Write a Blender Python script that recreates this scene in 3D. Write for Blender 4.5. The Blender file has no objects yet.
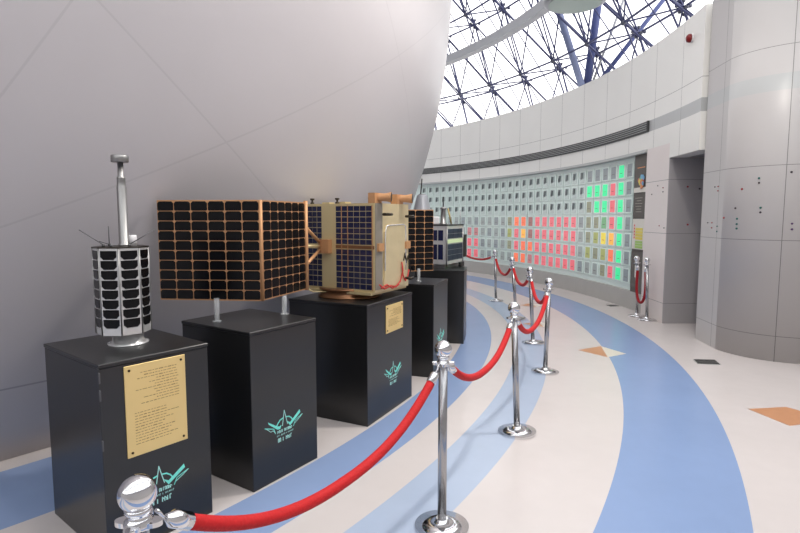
import bpy, math, random
from mathutils import Vector, Matrix
random.seed(7)
C = bpy.context.scene.collection
PI = math.pi
CX, CY = -8.7, 8.5                       # axis of the round hall (centre of the big dome)
def R(d): return math.radians(d)
def pol(r, a, z=0.0): return Vector((CX + r*math.cos(R(a)), CY + r*math.sin(R(a)), z))

# ------------------------------------------------------------------ materials
def lin(c):
    return tuple((x/255/12.92 if x/255 <= .04045 else ((x/255+.055)/1.055)**2.4) for x in c) + (1.0,)
def mat(name, rgb, rough=.5, metal=0.0, emit=0.0, noise=0.0, nscale=8.0, coat=0.0, spec=None, bump=0.0, trans=0.0, ior=1.45):
    m = bpy.data.materials.new(name); m.use_nodes = True
    nt = m.node_tree; b = nt.nodes['Principled BSDF']
    col = lin(rgb)
    b.inputs['Base Color'].default_value = col
    b.inputs['Roughness'].default_value = rough; b.inputs['Metallic'].default_value = metal
    b.inputs['IOR'].default_value = ior
    if spec is not None: b.inputs['Specular IOR Level'].default_value = spec
    if coat: b.inputs['Coat Weight'].default_value = coat
    if trans: b.inputs['Transmission Weight'].default_value = trans
    if emit:
        b.inputs['Emission Color'].default_value = col; b.inputs['Emission Strength'].default_value = emit
    if noise or bump:
        tc = nt.nodes.new('ShaderNodeTexCoord'); n = nt.nodes.new('ShaderNodeTexNoise')
        n.inputs['Scale'].default_value = nscale; n.inputs['Detail'].default_value = 5
        nt.links.new(tc.outputs['Object'], n.inputs['Vector'])
        if noise:
            mx = nt.nodes.new('ShaderNodeMix'); mx.data_type = 'RGBA'
            mx.inputs['A'].default_value = tuple(c*(1-noise) for c in col[:3])+(1,)
            mx.inputs['B'].default_value = tuple(min(1, c*(1+noise)) for c in col[:3])+(1,)
            nt.links.new(n.outputs['Fac'], mx.inputs['Factor']); nt.links.new(mx.outputs['Result'], b.inputs['Base Color'])
        if bump:
            bp = nt.nodes.new('ShaderNodeBump'); bp.inputs['Strength'].default_value = bump; bp.inputs['Distance'].default_value = .01
            nt.links.new(n.outputs['Fac'], bp.inputs['Height']); nt.links.new(bp.outputs['Normal'], b.inputs['Normal'])
    return m

class NT:                                # tiny helper for math node chains
    def __init__(s, m): s.m = m; s.nt = m.node_tree; s.b = s.nt.nodes['Principled BSDF']
    def n(s, t): return s.nt.nodes.new(t)
    def l(s, a, b): s.nt.links.new(a, b)
    def math(s, op, a, b=None, c=None):
        k = s.n('ShaderNodeMath'); k.operation = op
        for i, v in enumerate((a, b, c)):
            if v is None: continue
            if isinstance(v, (int, float)): k.inputs[i].default_value = v
            else: s.l(v, k.inputs[i])
        return k.outputs[0]

def panel_wall_mat(name, rgb, axis, angs, zs, band=True, rough=.32):
    """light metal cladding: seams at fixed angles about a vertical axis and at fixed heights; grey strip between 2.9 and 3.07 m"""
    m = mat(name, rgb, rough); h = NT(m)
    g = h.n('ShaderNodeNewGeometry'); sp = h.n('ShaderNodeSeparateXYZ'); h.l(g.outputs['Position'], sp.inputs[0])
    x = h.math('SUBTRACT', sp.outputs[0], axis[0]); y = h.math('SUBTRACT', sp.outputs[1], axis[1]); z = sp.outputs[2]
    ang = h.math('ARCTAN2', y, x)
    rad = h.math('SQRT', h.math('ADD', h.math('MULTIPLY', x, x), h.math('MULTIPLY', y, y)))
    mask = None
    for a in angs:
        aa = (R(a)+PI) % (2*PI) - PI
        k = h.math('LESS_THAN', h.math('MULTIPLY', h.math('ABSOLUTE', h.math('SUBTRACT', ang, aa)), rad), .0035)
        mask = k if mask is None else h.math('MAXIMUM', mask, k)
    for zz in zs:
        k = h.math('LESS_THAN', h.math('ABSOLUTE', h.math('SUBTRACT', z, zz)), 0.003)
        mask = k if mask is None else h.math('MAXIMUM', mask, k)
    n = h.n('ShaderNodeTexNoise'); n.inputs['Scale'].default_value = 1.3; n.inputs['Detail'].default_value = 4
    h.l(g.outputs['Position'], n.inputs['Vector'])
    c0 = lin(rgb)
    m0 = h.n('ShaderNodeMix'); m0.data_type = 'RGBA'
    m0.inputs['A'].default_value = tuple(c*.95 for c in c0[:3])+(1,); m0.inputs['B'].default_value = tuple(min(1, c*1.04) for c in c0[:3])+(1,)
    h.l(n.outputs['Fac'], m0.inputs['Factor'])
    out = m0.outputs['Result']
    if band:
        k = h.math('MULTIPLY', h.math('GREATER_THAN', z, 2.9), h.math('LESS_THAN', z, 3.07))
        m1 = h.n('ShaderNodeMix'); m1.data_type = 'RGBA'; h.l(k, m1.inputs['Factor']); h.l(out, m1.inputs['A'])
        m1.inputs['B'].default_value = lin((176, 178, 178)); out = m1.outputs['Result']
    m2 = h.n('ShaderNodeMix'); m2.data_type = 'RGBA'; h.l(mask, m2.inputs['Factor']); h.l(out, m2.inputs['A'])
    m2.inputs['B'].default_value = lin((118, 117, 116))
    h.l(m2.outputs['Result'], h.b.inputs['Base Color'])
    return m

M = dict(
    black=mat('black_lacquer', (27, 27, 28), .28, noise=.12, nscale=3, spec=.8),
    hinge=mat('hinge_steel', (98, 98, 100), .45, .7),
    gold=mat('brass_plate', (232, 204, 142), .5, .5, noise=.06, nscale=5),
    engr=mat('engraving_brown', (150, 122, 78), .6),
    screw=mat('screw_dark', (70, 56, 36), .4, .8),
    teal=mat('teal_print', (122, 226, 212), .5),
    palet=mat('pale_teal_print', (168, 222, 214), .5),
    chrome=mat('chrome', (222, 222, 224), .08, 1),
    steel=mat('brushed_steel', (172, 172, 174), .26, 1),
    rope=mat('red_velvet', (188, 20, 24), .75, noise=.15, nscale=90, bump=.25),
    rope2=mat('dark_red_velvet', (150, 18, 30), .8, noise=.15, nscale=90, bump=.25),
    alu=mat('satin_aluminium', (148, 147, 146), .32, .9),
    silver=mat('silver_white_panel', (212, 212, 212), .25, .55),
    cell=mat('solar_cell_black', (12, 12, 15), .2, noise=.3, nscale=6, spec=.25),
    cellb=mat('solar_cell_blue', (20, 24, 58), .2, noise=.35, nscale=9, coat=.3),
    cellg=mat('solar_cell_slate', (46, 56, 70), .45, noise=.2, nscale=9, spec=.15),
    copper=mat('copper_frame', (192, 144, 102), .5, .35, noise=.1, nscale=12),
    bronze=mat('bronze_ring', (138, 100, 72), .35, .8, noise=.12, nscale=7),
    foil=mat('gold_foil', (214, 198, 160), .38, .45, noise=.1, nscale=10, bump=.5),
    goldline=mat('gold_trim', (208, 190, 146), .4, .5),
    greyfoil=mat('grey_blanket', (138, 132, 122), .5, .3, bump=.3, noise=.1),
    darkm=mat('dark_metal', (58, 52, 44), .4, .8),
    redw=mat('red_wire', (176, 40, 34), .5),
    white=mat('white_plastic', (220, 218, 220), .4),
    glow=mat('pale_green_strip', (206, 226, 176), .4),
    acr=mat('clear_acrylic', (240, 244, 246), .1),
    blk=mat('black_metal', (24, 24, 26), .4),
    cone=mat('pale_grey_capsule', (188, 190, 196), .4, .2),
    shelf=mat('pale_green_glass', (226, 240, 234), .15, noise=.05, nscale=2),
    box=mat('box_glass', (222, 238, 231), .12),
    door=mat('grey_door', (150, 148, 154), .45),
    ringb=mat('ring_beam_grey', (158, 160, 164), .4, noise=.05),
    bar=mat('truss_blue_grey', (66, 70, 108), .5),
    nodem=mat('truss_node', (96, 98, 110), .4, .6),
    strut=mat('strut_blue', (66, 76, 124), .5),
    strutp=mat('strut_pale_blue', (122, 132, 166), .5),
    strutg=mat('strut_grey', (150, 152, 158), .4),
    alarm=mat('red_alarm', (122, 16, 18), .35),
    vent=mat('vent_dark', (58, 60, 60), .5),
    slat=mat('vent_slat', (160, 162, 160), .4),
    grate=mat('floor_grate', (62, 62, 60), .4, .6),
    orange=mat('terracotta_inlay', (190, 136, 98), .3, noise=.08, nscale=14),
    cream=mat('cream_inlay', (210, 204, 192), .3),
    base=mat('wall_base_stone', (176, 174, 170), .45, noise=.06, nscale=4),
    brown=mat('board_brown', (84, 78, 72), .5),
    paper=mat('poster_pale', (222, 218, 208), .5),
    yellow=mat('chart_yellow', (226, 208, 92), .5), lime=mat('chart_lime', (168, 206, 110), .5), cred=mat('chart_red', (222, 70, 70), .5),
    ptext=mat('poster_text', (178, 170, 160), .5),
    mblue=mat('ball_blue', (110, 170, 206), .35), mgreen=mat('ball_green', (120, 190, 130), .35), mor=mat('ball_orange', (226, 140, 70), .35),
    mred=mat('ball_red', (206, 90, 84), .35), mgrey=mat('ball_grey', (150, 146, 138), .4),
    dotr=mat('stud_red', (150, 50, 54), .4), dotk=mat('stud_dark', (70, 62, 66), .4), dotg=mat('stud_green', (30, 98, 92), .4), dotp=mat('stud_purple', (88, 62, 100), .4),
    specimen=mat('dark_sample', (92, 102, 102), .35, noise=.4, nscale=40),
    glint=mat('glass_highlight', (214, 228, 222), .4), capt=mat('caption_line', (92, 84, 82), .5),
    mast=mat('mast_brass', (176, 160, 110), .4, .5),
)
M['acr'].node_tree.nodes['Principled BSDF'].inputs['Alpha'].default_value = .3
PLATE = dict(
    grey=('grey', mat('plate_grey', (164, 176, 172), .2)), slate=('slate grey', mat('plate_slate', (146, 158, 160), .2)),
    olive=('olive grey', mat('plate_olive', (160, 164, 128), .25)), clear=('clear', mat('plate_clear', (176, 192, 188), .2)),
    red=('red lit', mat('plate_red', (244, 104, 116), .3, emit=.3)), orange=('orange lit', mat('plate_orange', (250, 112, 70), .3, emit=.45)),
    amber=('amber lit', mat('plate_amber', (252, 178, 60), .3, emit=.45)), yellow=('yellow lit', mat('plate_yellow', (240, 214, 60), .3, emit=.35)),
    green=('green lit', mat('plate_green', (36, 232, 150), .3, emit=.5)), dullgreen=('dull green', mat('plate_dullgreen', (118, 190, 128), .3, emit=.12)),
    pink=('dull pink', mat('plate_pink', (206, 128, 130), .3, emit=.15)), lime=('dull lime', mat('plate_lime', (178, 186, 96), .3, emit=.1)),
    brownred=('dull brown red', mat('plate_brownred', (176, 112, 106), .3, emit=.1)),
)

# ------------------------------------------------------------------ mesh builder
class MB:
    def __init__(s): s.v = []; s.f = []; s.mi = []; s.sm = []
    def add(s, vs, fs, mi=0, smooth=False):
        o = len(s.v); s.v += [tuple(p) for p in vs]
        for f in fs: s.f.append(tuple(i+o for i in f)); s.mi.append(mi); s.sm.append(smooth)
        return s
    def box(s, c, d, mi=0, rot=None):
        x, y, z = (k/2 for k in d); P = [Vector((a*x, b*y, e*z)) for a in (-1, 1) for b in (-1, 1) for e in (-1, 1)]
        if rot is not None: P = [rot @ p for p in P]
        P = [p+Vector(c) for p in P]
        return s.add(P, [(0,1,3,2),(4,6,7,5),(0,4,5,1),(2,3,7,6),(0,2,6,4),(1,5,7,3)], mi)
    def rbox(s, c, d, b=.004, mi=0, rot=None):          # box with chamfered edges
        hx, hy, hz = (k/2 for k in d); P = []
        idx = {}
        for a in (-1, 1):
            for e in (-1, 1):
                for g in (-1, 1):
                    for ax in range(3):
                        q = [a*(hx-b), e*(hy-b), g*(hz-b)]
                        q[ax] = (a*hx, e*hy, g*hz)[ax]
                        idx[(a, e, g, ax)] = len(P); P.append(Vector(q))
        F = []
        def I(sg, ax): return idx[(sg[0], sg[1], sg[2], ax)]
        for ax in range(3):
            u, w = [(1, 2), (2, 0), (0, 1)][ax]
            for s0 in (-1, 1):
                q = []
                for (a, e) in ((-1, -1), (1, -1), (1, 1), (-1, 1)):
                    sg = [0, 0, 0]; sg[ax] = s0; sg[u] = a; sg[w] = e; q.append(I(sg, ax))
                F.append(tuple(q if s0 > 0 else q[::-1]))
        for ax in range(3):                              # edges parallel to ax
            u, w = [(1, 2), (2, 0), (0, 1)][ax]
            for a in (-1, 1):
                for e in (-1, 1):
                    s1 = [0]*3; s2 = [0]*3
                    s1[u] = s2[u] = a; s1[w] = s2[w] = e; s1[ax] = -1; s2[ax] = 1
                    q = [I(s1, u), I(s2, u), I(s2, w), I(s1, w)]
                    F.append(tuple(q if a*e < 0 else q[::-1]))
        for a in (-1, 1):
            for e in (-1, 1):
                for g in (-1, 1):
                    q = [I((a, e, g), 0), I((a, e, g), 1), I((a, e, g), 2)]
                    F.append(tuple(q if a*e*g > 0 else q[::-1]))
        if rot is not None: P = [rot @ p for p in P]
        return s.add([p+Vector(c) for p in P], F, mi)
    def tube(s, pts, r, n=10, mi=0, caps=True):
        pts = [Vector(p) for p in pts]; rs = r if isinstance(r, (list, tuple)) else [r]*len(pts)
        V = []; nrm = None
        for i, p in enumerate(pts):
            t = (pts[min(i+1, len(pts)-1)]-pts[max(i-1, 0)]).normalized()
            if nrm is None:
                a = Vector((0, 0, 1)) if abs(t.z) < .9 else Vector((1, 0, 0)); nrm = t.cross(a).normalized()
            nrm = (nrm - t*nrm.dot(t)).normalized(); bn = t.cross(nrm)
            for k in range(n):
                a = 2*PI*k/n; V.append(p+(nrm*math.cos(a)+bn*math.sin(a))*rs[i])
        F = [(i*n+k, i*n+(k+1) % n, (i+1)*n+(k+1) % n, (i+1)*n+k) for i in range(len(pts)-1) for k in range(n)]
        s.add(V, F, mi, True)
        if caps:
            m = len(pts)-1
            s.add([V[k] for k in range(n)], [tuple(range(n))[::-1]], mi); s.add([V[m*n+k] for k in range(n)], [tuple(range(n))], mi)
        return s
    def lathe(s, prof, n=24, mi=0, o=(0, 0, 0), rot=None, smooth=True):
        V = []
        for r, z in prof:
            for k in range(n):
                a = 2*PI*k/n; p = Vector((r*math.cos(a), r*math.sin(a), z))
                if rot is not None: p = rot @ p
                V.append(p+Vector(o))
        F = [(i*n+k, i*n+(k+1) % n, (i+1)*n+(k+1) % n, (i+1)*n+k) for i in range(len(prof)-1) for k in range(n)]
        s.add(V, F, mi, smooth)
        if prof[0][0] > 1e-6: s.add(V[:n], [tuple(range(n))[::-1]], mi)
        if prof[-1][0] > 1e-6: s.add(V[-n:], [tuple(range(n))], mi)
        return s
    def sphere(s, c, r, n=16, mi=0, sq=1.0):
        return s.lathe([(max(1e-7, r*math.sin(PI*i/n)), -r*sq*math.cos(PI*i/n)) for i in range(n+1)], 2*n, mi, c)
    def prism(s, poly, z0, z1, mi=0, xf=None):
        n = len(poly); V = [Vector((x, y, z0)) for x, y in poly]+[Vector((x, y, z1)) for x, y in poly]
        if xf: V = [xf(p) for p in V]
        F = [tuple(range(n))[::-1], tuple(range(n, 2*n))]+[(i, (i+1) % n, n+(i+1) % n, n+i) for i in range(n)]
        return s.add(V, F, mi)
    def arc(s, r0, r1, a0, a1, z0, z1, n=48, mi=0, c=(CX, CY), smooth=True):
        V = []
        for i in range(n+1):
            a = R(a0+(a1-a0)*i/n)
            for r, z in ((r0, z0), (r1, z0), (r1, z1), (r0, z1)): V.append((c[0]+r*math.cos(a), c[1]+r*math.sin(a), z))
        for j in range(4):
            F = [(i*4+j, i*4+(j+1) % 4, (i+1)*4+(j+1) % 4, (i+1)*4+j) for i in range(n)]
            s.add(V, F, mi, False)
        s.add(V[:4], [(3, 2, 1, 0)], mi); s.add(V[-4:], [(0, 1, 2, 3)], mi)
        return s
    def build(s, name, mats, parent=None, loc=None, rot=None, fix=True):
        me = bpy.data.meshes.new(name); me.from_pydata(s.v, [], s.f)
        for m in (mats if isinstance(mats, (list, tuple)) else [mats]): me.materials.append(m)
        me.polygons.foreach_set('material_index', s.mi); me.polygons.foreach_set('use_smooth', s.sm)
        if fix:
            import bmesh
            bm = bmesh.new(); bm.from_mesh(me); bmesh.ops.remove_doubles(bm, verts=bm.verts, dist=1e-5)
            bmesh.ops.recalc_face_normals(bm, faces=bm.faces); bm.to_mesh(me); bm.free()
        me.update()
        o = bpy.data.objects.new(name, me); C.objects.link(o)
        if parent: o.parent = parent
        if loc is not None: o.location = loc
        if rot is not None: o.rotation_euler = rot
        return o
def empty(name, loc=(0, 0, 0), rot=(0, 0, 0), label=None, cat=None, group=None, parent=None):
    o = bpy.data.objects.new(name, None); C.objects.link(o); o.empty_display_size = .1
    o.location = loc; o.rotation_euler = rot
    if parent: o.parent = parent
    return tag(o, label, cat, group)
def tag(o, label=None, cat=None, group=None, kind=None):
    if label: o['label'] = label
    if cat: o['category'] = cat
    if group: o['group'] = group
    if kind: o['kind'] = kind
    return o
def struct(o, label=None): o['kind'] = 'structure'; return tag(o, label)
def dup(root):
    r = root.copy(); C.objects.link(r)
    for ch in list(root.children):
        c = ch.copy(); C.objects.link(c); c.parent = r
        for g in list(ch.children):
            d = g.copy(); C.objects.link(d); d.parent = c
    return r

# ================================================================== THE SETTING
# floor: terrazzo-like vinyl with concentric stripes about the hall's axis
fm = mat('striped_floor', (214, 208, 210), .22); h = NT(fm)
g = h.n('ShaderNodeNewGeometry'); sp = h.n('ShaderNodeSeparateXYZ'); h.l(g.outputs['Position'], sp.inputs[0])
x = h.math('SUBTRACT', sp.outputs[0], CX); y = h.math('SUBTRACT', sp.outputs[1], CY)
rad = h.math('SQRT', h.math('ADD', h.math('MULTIPLY', x, x), h.math('MULTIPLY', y, y)))
WHT, BL1, BL2, BL3 = lin((201, 194, 192)), lin((134, 154, 190)), lin((164, 178, 200)), lin((128, 151, 190))
stops = [(0, WHT), (8.2, BL1), (8.95, WHT), (9.66, BL1), (10.03, WHT), (10.32, BL2), (10.68, WHT), (11.36, BL3), (12.05, WHT)]
prev = None
for p, c in stops:
    if prev is None:
        rgbn = h.n('ShaderNodeRGB'); rgbn.outputs[0].default_value = c; prev = rgbn.outputs[0]; continue
    mx = h.n('ShaderNodeMix'); mx.data_type = 'RGBA'; h.l(h.math('GREATER_THAN', rad, p), mx.inputs['Factor'])
    h.l(prev, mx.inputs['A']); mx.inputs['B'].default_value = c; prev = mx.outputs['Result']
n1 = h.n('ShaderNodeTexNoise'); n1.inputs['Scale'].default_value = 9; n1.inputs['Detail'].default_value = 6; h.l(g.outputs['Position'], n1.inputs['Vector'])
n2 = h.n('ShaderNodeTexNoise'); n2.inputs['Scale'].default_value = 1.4; n2.inputs['Detail'].default_value = 4; h.l(g.outputs['Position'], n2.inputs['Vector'])
fac = h.math('ADD', h.math('MULTIPLY', h.math('SUBTRACT', n1.outputs['Fac'], .5), .05), h.math('MULTIPLY', h.math('SUBTRACT', n2.outputs['Fac'], .5), .14))
hv = h.n('ShaderNodeHueSaturation'); h.l(prev, hv.inputs['Color']); h.l(h.math('ADD', fac, 1.0), hv.inputs['Value'])
h.l(hv.outputs[0], h.b.inputs['Base Color'])
h.b.inputs['Roughness'].default_value = .26
mb = MB(); mb.lathe([(17.5, -.12), (17.5, 0)], 128, smooth=False)
floor = struct(mb.build('floor', fm, None, (CX, CY, 0)))

# inlaid four-point stars and vents set in the floor
def inlay(L, T, Rr, B, right=True):
    for nm, pts, mm in (('inlay_star', (L, T, B), M['orange']), ('inlay_star', (T, Rr, B), M['cream'])):
        if nm and pts[1] is Rr and not right: mm = M['orange']
        mb = MB(); mb.prism([(p[0], p[1]) for p in pts], 0, .0015)
        mb.build(nm, mm, floor, (-CX, -CY, 0))
inlay((2.11, 6.20), (2.451, 6.387), (2.605, 6.024), (2.336, 5.874))
def star_at(a, r, ha, hr, rr):
    inlay(pol(r-hr, a), pol(r, a+ha), pol(r+rr, a), pol(r, a-ha))
star_at(4.8, 11.12, 1.05, .24, .2)
star_at(-4.05, 10.8, 1.1, .26, .12)
inlay((2.858, 4.25), (3.203, 4.296), (3.36, 4.02), (2.942, 3.893), False)
def floor_vent(pts, label, nslot):
    mb = MB(); cx = sum(p[0] for p in pts)/4; cy = sum(p[1] for p in pts)/4
    o = empty('floor_vent', (cx, cy, 0), label=label, cat='floor vent')
    P = [(p[0]-cx, p[1]-cy) for p in pts]
    mb.prism(P, 0, .004); mb.build('vent_plate', M['slat'], o)
    def bl(u, v):
        a = [P[0][k]*(1-u)+P[1][k]*u for k in (0, 1)]; b = [P[3][k]*(1-u)+P[2][k]*u for k in (0, 1)]
        return (a[0]*(1-v)+b[0]*v, a[1]*(1-v)+b[1]*v)
    for k in range(nslot):
        v0, v1 = (k+.08)/nslot, (k+.9)/nslot
        m2 = MB(); m2.prism([bl(.03, v0), bl(.97, v0), bl(.97, v1), bl(.03, v1)], .004, .007); m2.build('grate', M['grate'], o)
floor_vent([(3.242, 5.777), (3.473, 5.756), (3.42, 5.557), (3.186, 5.596)], 'dark metal floor vent in the white floor beside the round column', 2)
floor_vent([(3.683, 9.424), (3.86, 9.46), (3.88, 9.31), (3.696, 9.274)], 'small dark floor vent near the foot of the lit display wall', 1)

# the huge white planetarium dome
ZC, RS = 5.0, 9.46
dm = mat('dome_white', (188, 185, 190), .33); h = NT(dm)
g = h.n('ShaderNodeNewGeometry'); tcv = g.outputs['Position']
n = h.n('ShaderNodeTexNoise'); n.inputs['Scale'].default_value = .9; n.inputs['Detail'].default_value = 6; h.l(tcv, n.inputs['Vector'])
sub = h.n('ShaderNodeVectorMath'); sub.operation = 'SUBTRACT'; h.l(tcv, sub.inputs[0]); sub.inputs[1].default_value = (CX, CY, ZC)
mask = None
for nv in ((.5229, .3365, .7831), (-.011, -.5269, .8498), (.3555, .496, .7922), (-.4578, -.7546, .4701)):
    d = h.n('ShaderNodeVectorMath'); d.operation = 'DOT_PRODUCT'; h.l(sub.outputs[0], d.inputs[0]); d.inputs[1].default_value = nv
    k = h.math('MULTIPLY', h.math('LESS_THAN', h.math('ABSOLUTE', d.outputs['Value']), .006), .28)
    mask = k if mask is None else h.math('MAXIMUM', mask, k)
spz = h.n('ShaderNodeSeparateXYZ'); h.l(tcv, spz.inputs[0])
mask = h.math('MAXIMUM', mask, h.math('LESS_THAN', h.math('ABSOLUTE', h.math('SUBTRACT', spz.outputs[2], .55)), .006))
m0 = h.n('ShaderNodeMix'); m0.data_type = 'RGBA'; m0.inputs['A'].default_value = lin((171, 167, 170)); m0.inputs['B'].default_value = lin((183, 179, 182)); h.l(n.outputs['Fac'], m0.inputs['Factor'])
m1 = h.n('ShaderNodeMix'); m1.data_type = 'RGBA'; h.l(m0.outputs['Result'], m1.inputs['A']); m1.inputs['B'].default_value = lin((148, 144, 148)); h.l(mask, m1.inputs['Factor'])
h.l(m1.outputs['Result'], h.b.inputs['Base Color'])
bp = h.n('ShaderNodeBump'); bp.inputs['Strength'].default_value = .12; bp.inputs['Distance'].default_value = .03; h.l(n.outputs['Fac'], bp.inputs['Height']); h.l(bp.outputs['Normal'], h.b.inputs['Normal'])
mb = MB(); t0 = math.acos(-ZC/RS)
prof = [(RS*math.sin(t0*(1-i/80)), ZC+RS*math.cos(t0*(1-i/80))) for i in range(80)]+[(1e-7, ZC+RS)]
mb.lathe(prof, 160)
struct(mb.build('wall_left', dm, None, (CX, CY, 0)))

# outer wall, clad in pale metal panels
SEAMS = [-.73+3.87*i for i in range(-2, 17)]
wm = panel_wall_mat('cladding_white', (230, 229, 224), (CX, CY), SEAMS, (.3, 1.33, 2.11, 3.33))
upper = struct(MB().arc(12.6, 12.85, -7.4, 60, 2.63, 4.2, 90).build('wall_right', wm))
lint = MB().arc(12.6, 12.85, -7.4, -3.22, 2.42, 2.63, 6).build('lintel', wm, upper)
pier = MB()
pp = [tuple(pol(12.6, -3.22+3.4*i/8)[:2]) for i in range(9)]
pier.prism(pp+[(5.3, pp[-1][1]), (5.3, pp[0][1])], 0, 2.63)
pier = struct(pier.build('wall_pier', panel_wall_mat('cladding_pier', (226, 217, 213), (CX, CY), (), (.3, 1.33, 2.11), False)))
struct(MB().arc(12.70, 12.9, .15, 60, 0, 2.63, 90).build('wall_display', M['shelf']))
struct(MB().arc(12.64, 12.70, .15, 60, 0, .31, 90).build('baseboard_right', M['base']))
tr = struct(MB().arc(12.57, 12.70, .15, 60, 2.585, 2.63, 90).build('trim_1', mat('trim_grey', (186, 188, 186), .4)))
MB().box(((pp[0][0]+5.2)/2+.004, pp[0][1]-.006, 1.21), (5.2-pp[0][0], .012, 2.42)).build('reveal_shade_panel', panel_wall_mat('cladding_reveal_shade', (164, 161, 163), (CX, CY), (), (.3, 1.33, 2.11), False), pier)  # added panel: the doorway's shade put into a darker cladding colour
# round column to the right of the doorway
CCX, CCY, CR = 4.46, 6.26, .69
col = MB(); poly = [(3.83, 6.8)]+[(CCX+CR*math.cos(R(a)), CCY+CR*math.sin(R(a))) for a in range(180, 361, 4)]+[(5.3, 6.8)]
col.prism(poly, 0, 4.2)
for i, f in enumerate(col.f):
    if len(f) == 4: col.sm[i] = 2 <= i-1 <= 46
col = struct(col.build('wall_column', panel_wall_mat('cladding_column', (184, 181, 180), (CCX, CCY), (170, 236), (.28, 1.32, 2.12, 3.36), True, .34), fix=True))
struct(MB().box((4.68, 7.33, 2.53), (1.34, 1.05, .2)).build('ceiling_recess', M['door']))
struct(MB().box((5.25, 7.33, 1.24), (.1, 1.06, 2.42)).build('door_1', M['door']))
bk = struct(MB().arc(15.2, 15.4, -150, -8.2, 0, 4.2, 80).build('wall_back', mat('back_wall_white', (206, 204, 202), .6)))
struct(MB().box((5.86, 6.38, 2.1), (1.35, .2, 4.2), rot=None).build('wall_return', mat('return_wall', (206, 200, 200), .5)))

# coloured studs let into the cladding
def stud(parent, p, nrm, mm, r=.018):
    q = Vector(nrm).to_track_quat('Z', 'Y').to_matrix()
    MB().lathe([(r, -.004), (r, .006), (r*.7, .011)], 12, rot=q, o=p).build('wall_stud', mm, parent)
for a, z, k in ((-1.71, 2.04, 'dotk'), (-2.53, 2.0, 'dotr'), (-2.55, 1.94, 'dotk'), (-.85, 1.92, 'dotk'), (-2.95, 1.41, 'dotk'), (-2.2, 1.44, 'dotr')):
    stud(pier, pol(12.6, a, z), (-math.cos(R(a)), -math.sin(R(a)), 0), M[k], 0.0091)
for X, z, k in ((4.159, 2.006, 'dotr'), (4.333, 1.977, 'dotk'), (4.186, 1.46, 'dotr'), (4.401, 1.365, 'dotk')):
    yy = pp[0][1]-.012; stud(pier, (X, yy, z), (0, -1, 0), M[k], 0.0140)
for a, z, k in ((201.7, 1.88, 'dotr'), (196.2, 1.67, 'dotk'), (182.6, 1.56, 'dotr'), (198.5, 1.55, 'dotg'), (198.5, 1.49, 'dotg'), (198.7, 1.44, 'dotg'), (216, 1.99, 'dotg'), (216.2, 1.94, 'dotk'),
                (218.6, 1.67, 'dotg'), (218.7, 1.62, 'dotk'), (242.5, 1.5, 'dotp'), (242.7, 1.44, 'dotp'), (239.6, 2.04, 'dotk')):
    stud(col, (CCX+CR*math.cos(R(a)), CCY+CR*math.sin(R(a)), z), (math.cos(R(a)), math.sin(R(a)), 0), M[k], 0.0112)
for t, z, k in ((.55, 1.5, 'dotr'), (.55, 1.44, 'dotr'), (.6, 1.93, 'dotk'), (.75, 1.88, 'dotr'), (.75, 1.93, 'dotr'), (.8, 1.46, 'dotg'), (.8, 1.4, 'dotg'), (.35, 1.5, 'dotk')):
    stud(col, (3.83-.06*t, 6.8-.54*t, z), (-1, .11, 0), M[k], 0.0077)

# slot air vent along the cladding
av = empty('air_vent', pol(12.6, 20, 2.9), label='long black slot air vent running along the curved white wall', cat='air vent')
inv = Matrix.Translation(-av.location)
def place_arc(name, mm, *a, **k):
    o = MB().arc(*a, **k).build(name, mm, av); o.data.transform(inv); return o
place_arc('vent_back', M['vent'], 12.585, 12.6, .1, 45, 2.9, 3.07, 90)
for i in range(4):
    place_arc('vent_slat', M['slat'], 12.57, 12.585, .1, 45, 2.931+.034*i, 2.941+.034*i, 90)
place_arc('vent_frame', M['vent'], 12.565, 12.6, .02, .12, 2.9, 3.07, 2)

# red alarm sounder high on the wall above the doorway
al = empty('alarm_bell', pol(12.6, -5.68, 3.91), (0, 0, R(-5.68)), 'dark red alarm sounder on the white wall high above the doorway', 'alarm')
q = Matrix.Rotation(R(-90), 3, 'Y')
MB().lathe([(.055, 0), (.055, .02)], 20, rot=q).build('mounting_plate', M['white'], al)
MB().lathe([(.055, .02), (.055, .035), (.05, .055), (.03, .07), (1e-7, .076)], 24, rot=q).build('sounder', M['alarm'], al)

# ------------------------------------------------------------------ display wall of element boxes: 7 rows x 30 columns
ROWZ = [2.37, 2.07, 1.765, 1.46, 1.165, .86, .555]
COLA = lambda c: 3.45+1.318*(c-1)
ORD = ['', 'first', 'second', 'third', 'fourth', 'fifth', 'sixth', 'seventh', 'eighth', 'ninth', 'tenth', 'eleventh', 'twelfth', 'thirteenth', 'fourteenth', 'fifteenth', 'sixteenth', 'seventeenth',
       'eighteenth', 'nineteenth', 'twentieth'] + ['twenty-'+s for s in ('first', 'second', 'third', 'fourth', 'fifth', 'sixth', 'seventh', 'eighth', 'ninth')]+['thirtieth']
plan = {}
for c in range(1, 31):
    for r in range(1, 8): plan[c, r] = 'clear' if r < 4 and c > 6 else ('slate' if (c*7+r*3) % 5 < 2 else 'grey')
for r in range(1, 8): plan[2, r] = 'green'; plan[1, r] = 'slate'
for r, k in zip(range(1, 8), ('slate', 'red', 'red', 'red', 'amber', 'orange', 'red')): plan[3, r] = k
for r, k in zip(range(1, 8), ('slate', 'green', 'green', 'dullgreen', 'yellow', 'lime', 'olive')): plan[4, r] = k
for r, k in zip(range(1, 8), ('slate', 'green', 'green', 'olive', 'lime', 'olive', 'grey')): plan[5, r] = k
for r, k in zip(range(1, 8), ('slate', 'green', 'olive', 'olive', 'olive', 'lime', 'grey')): plan[6, r] = k
for c in range(8, 13):
    for r in range(4, 8): plan[c, r] = 'red'
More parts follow.
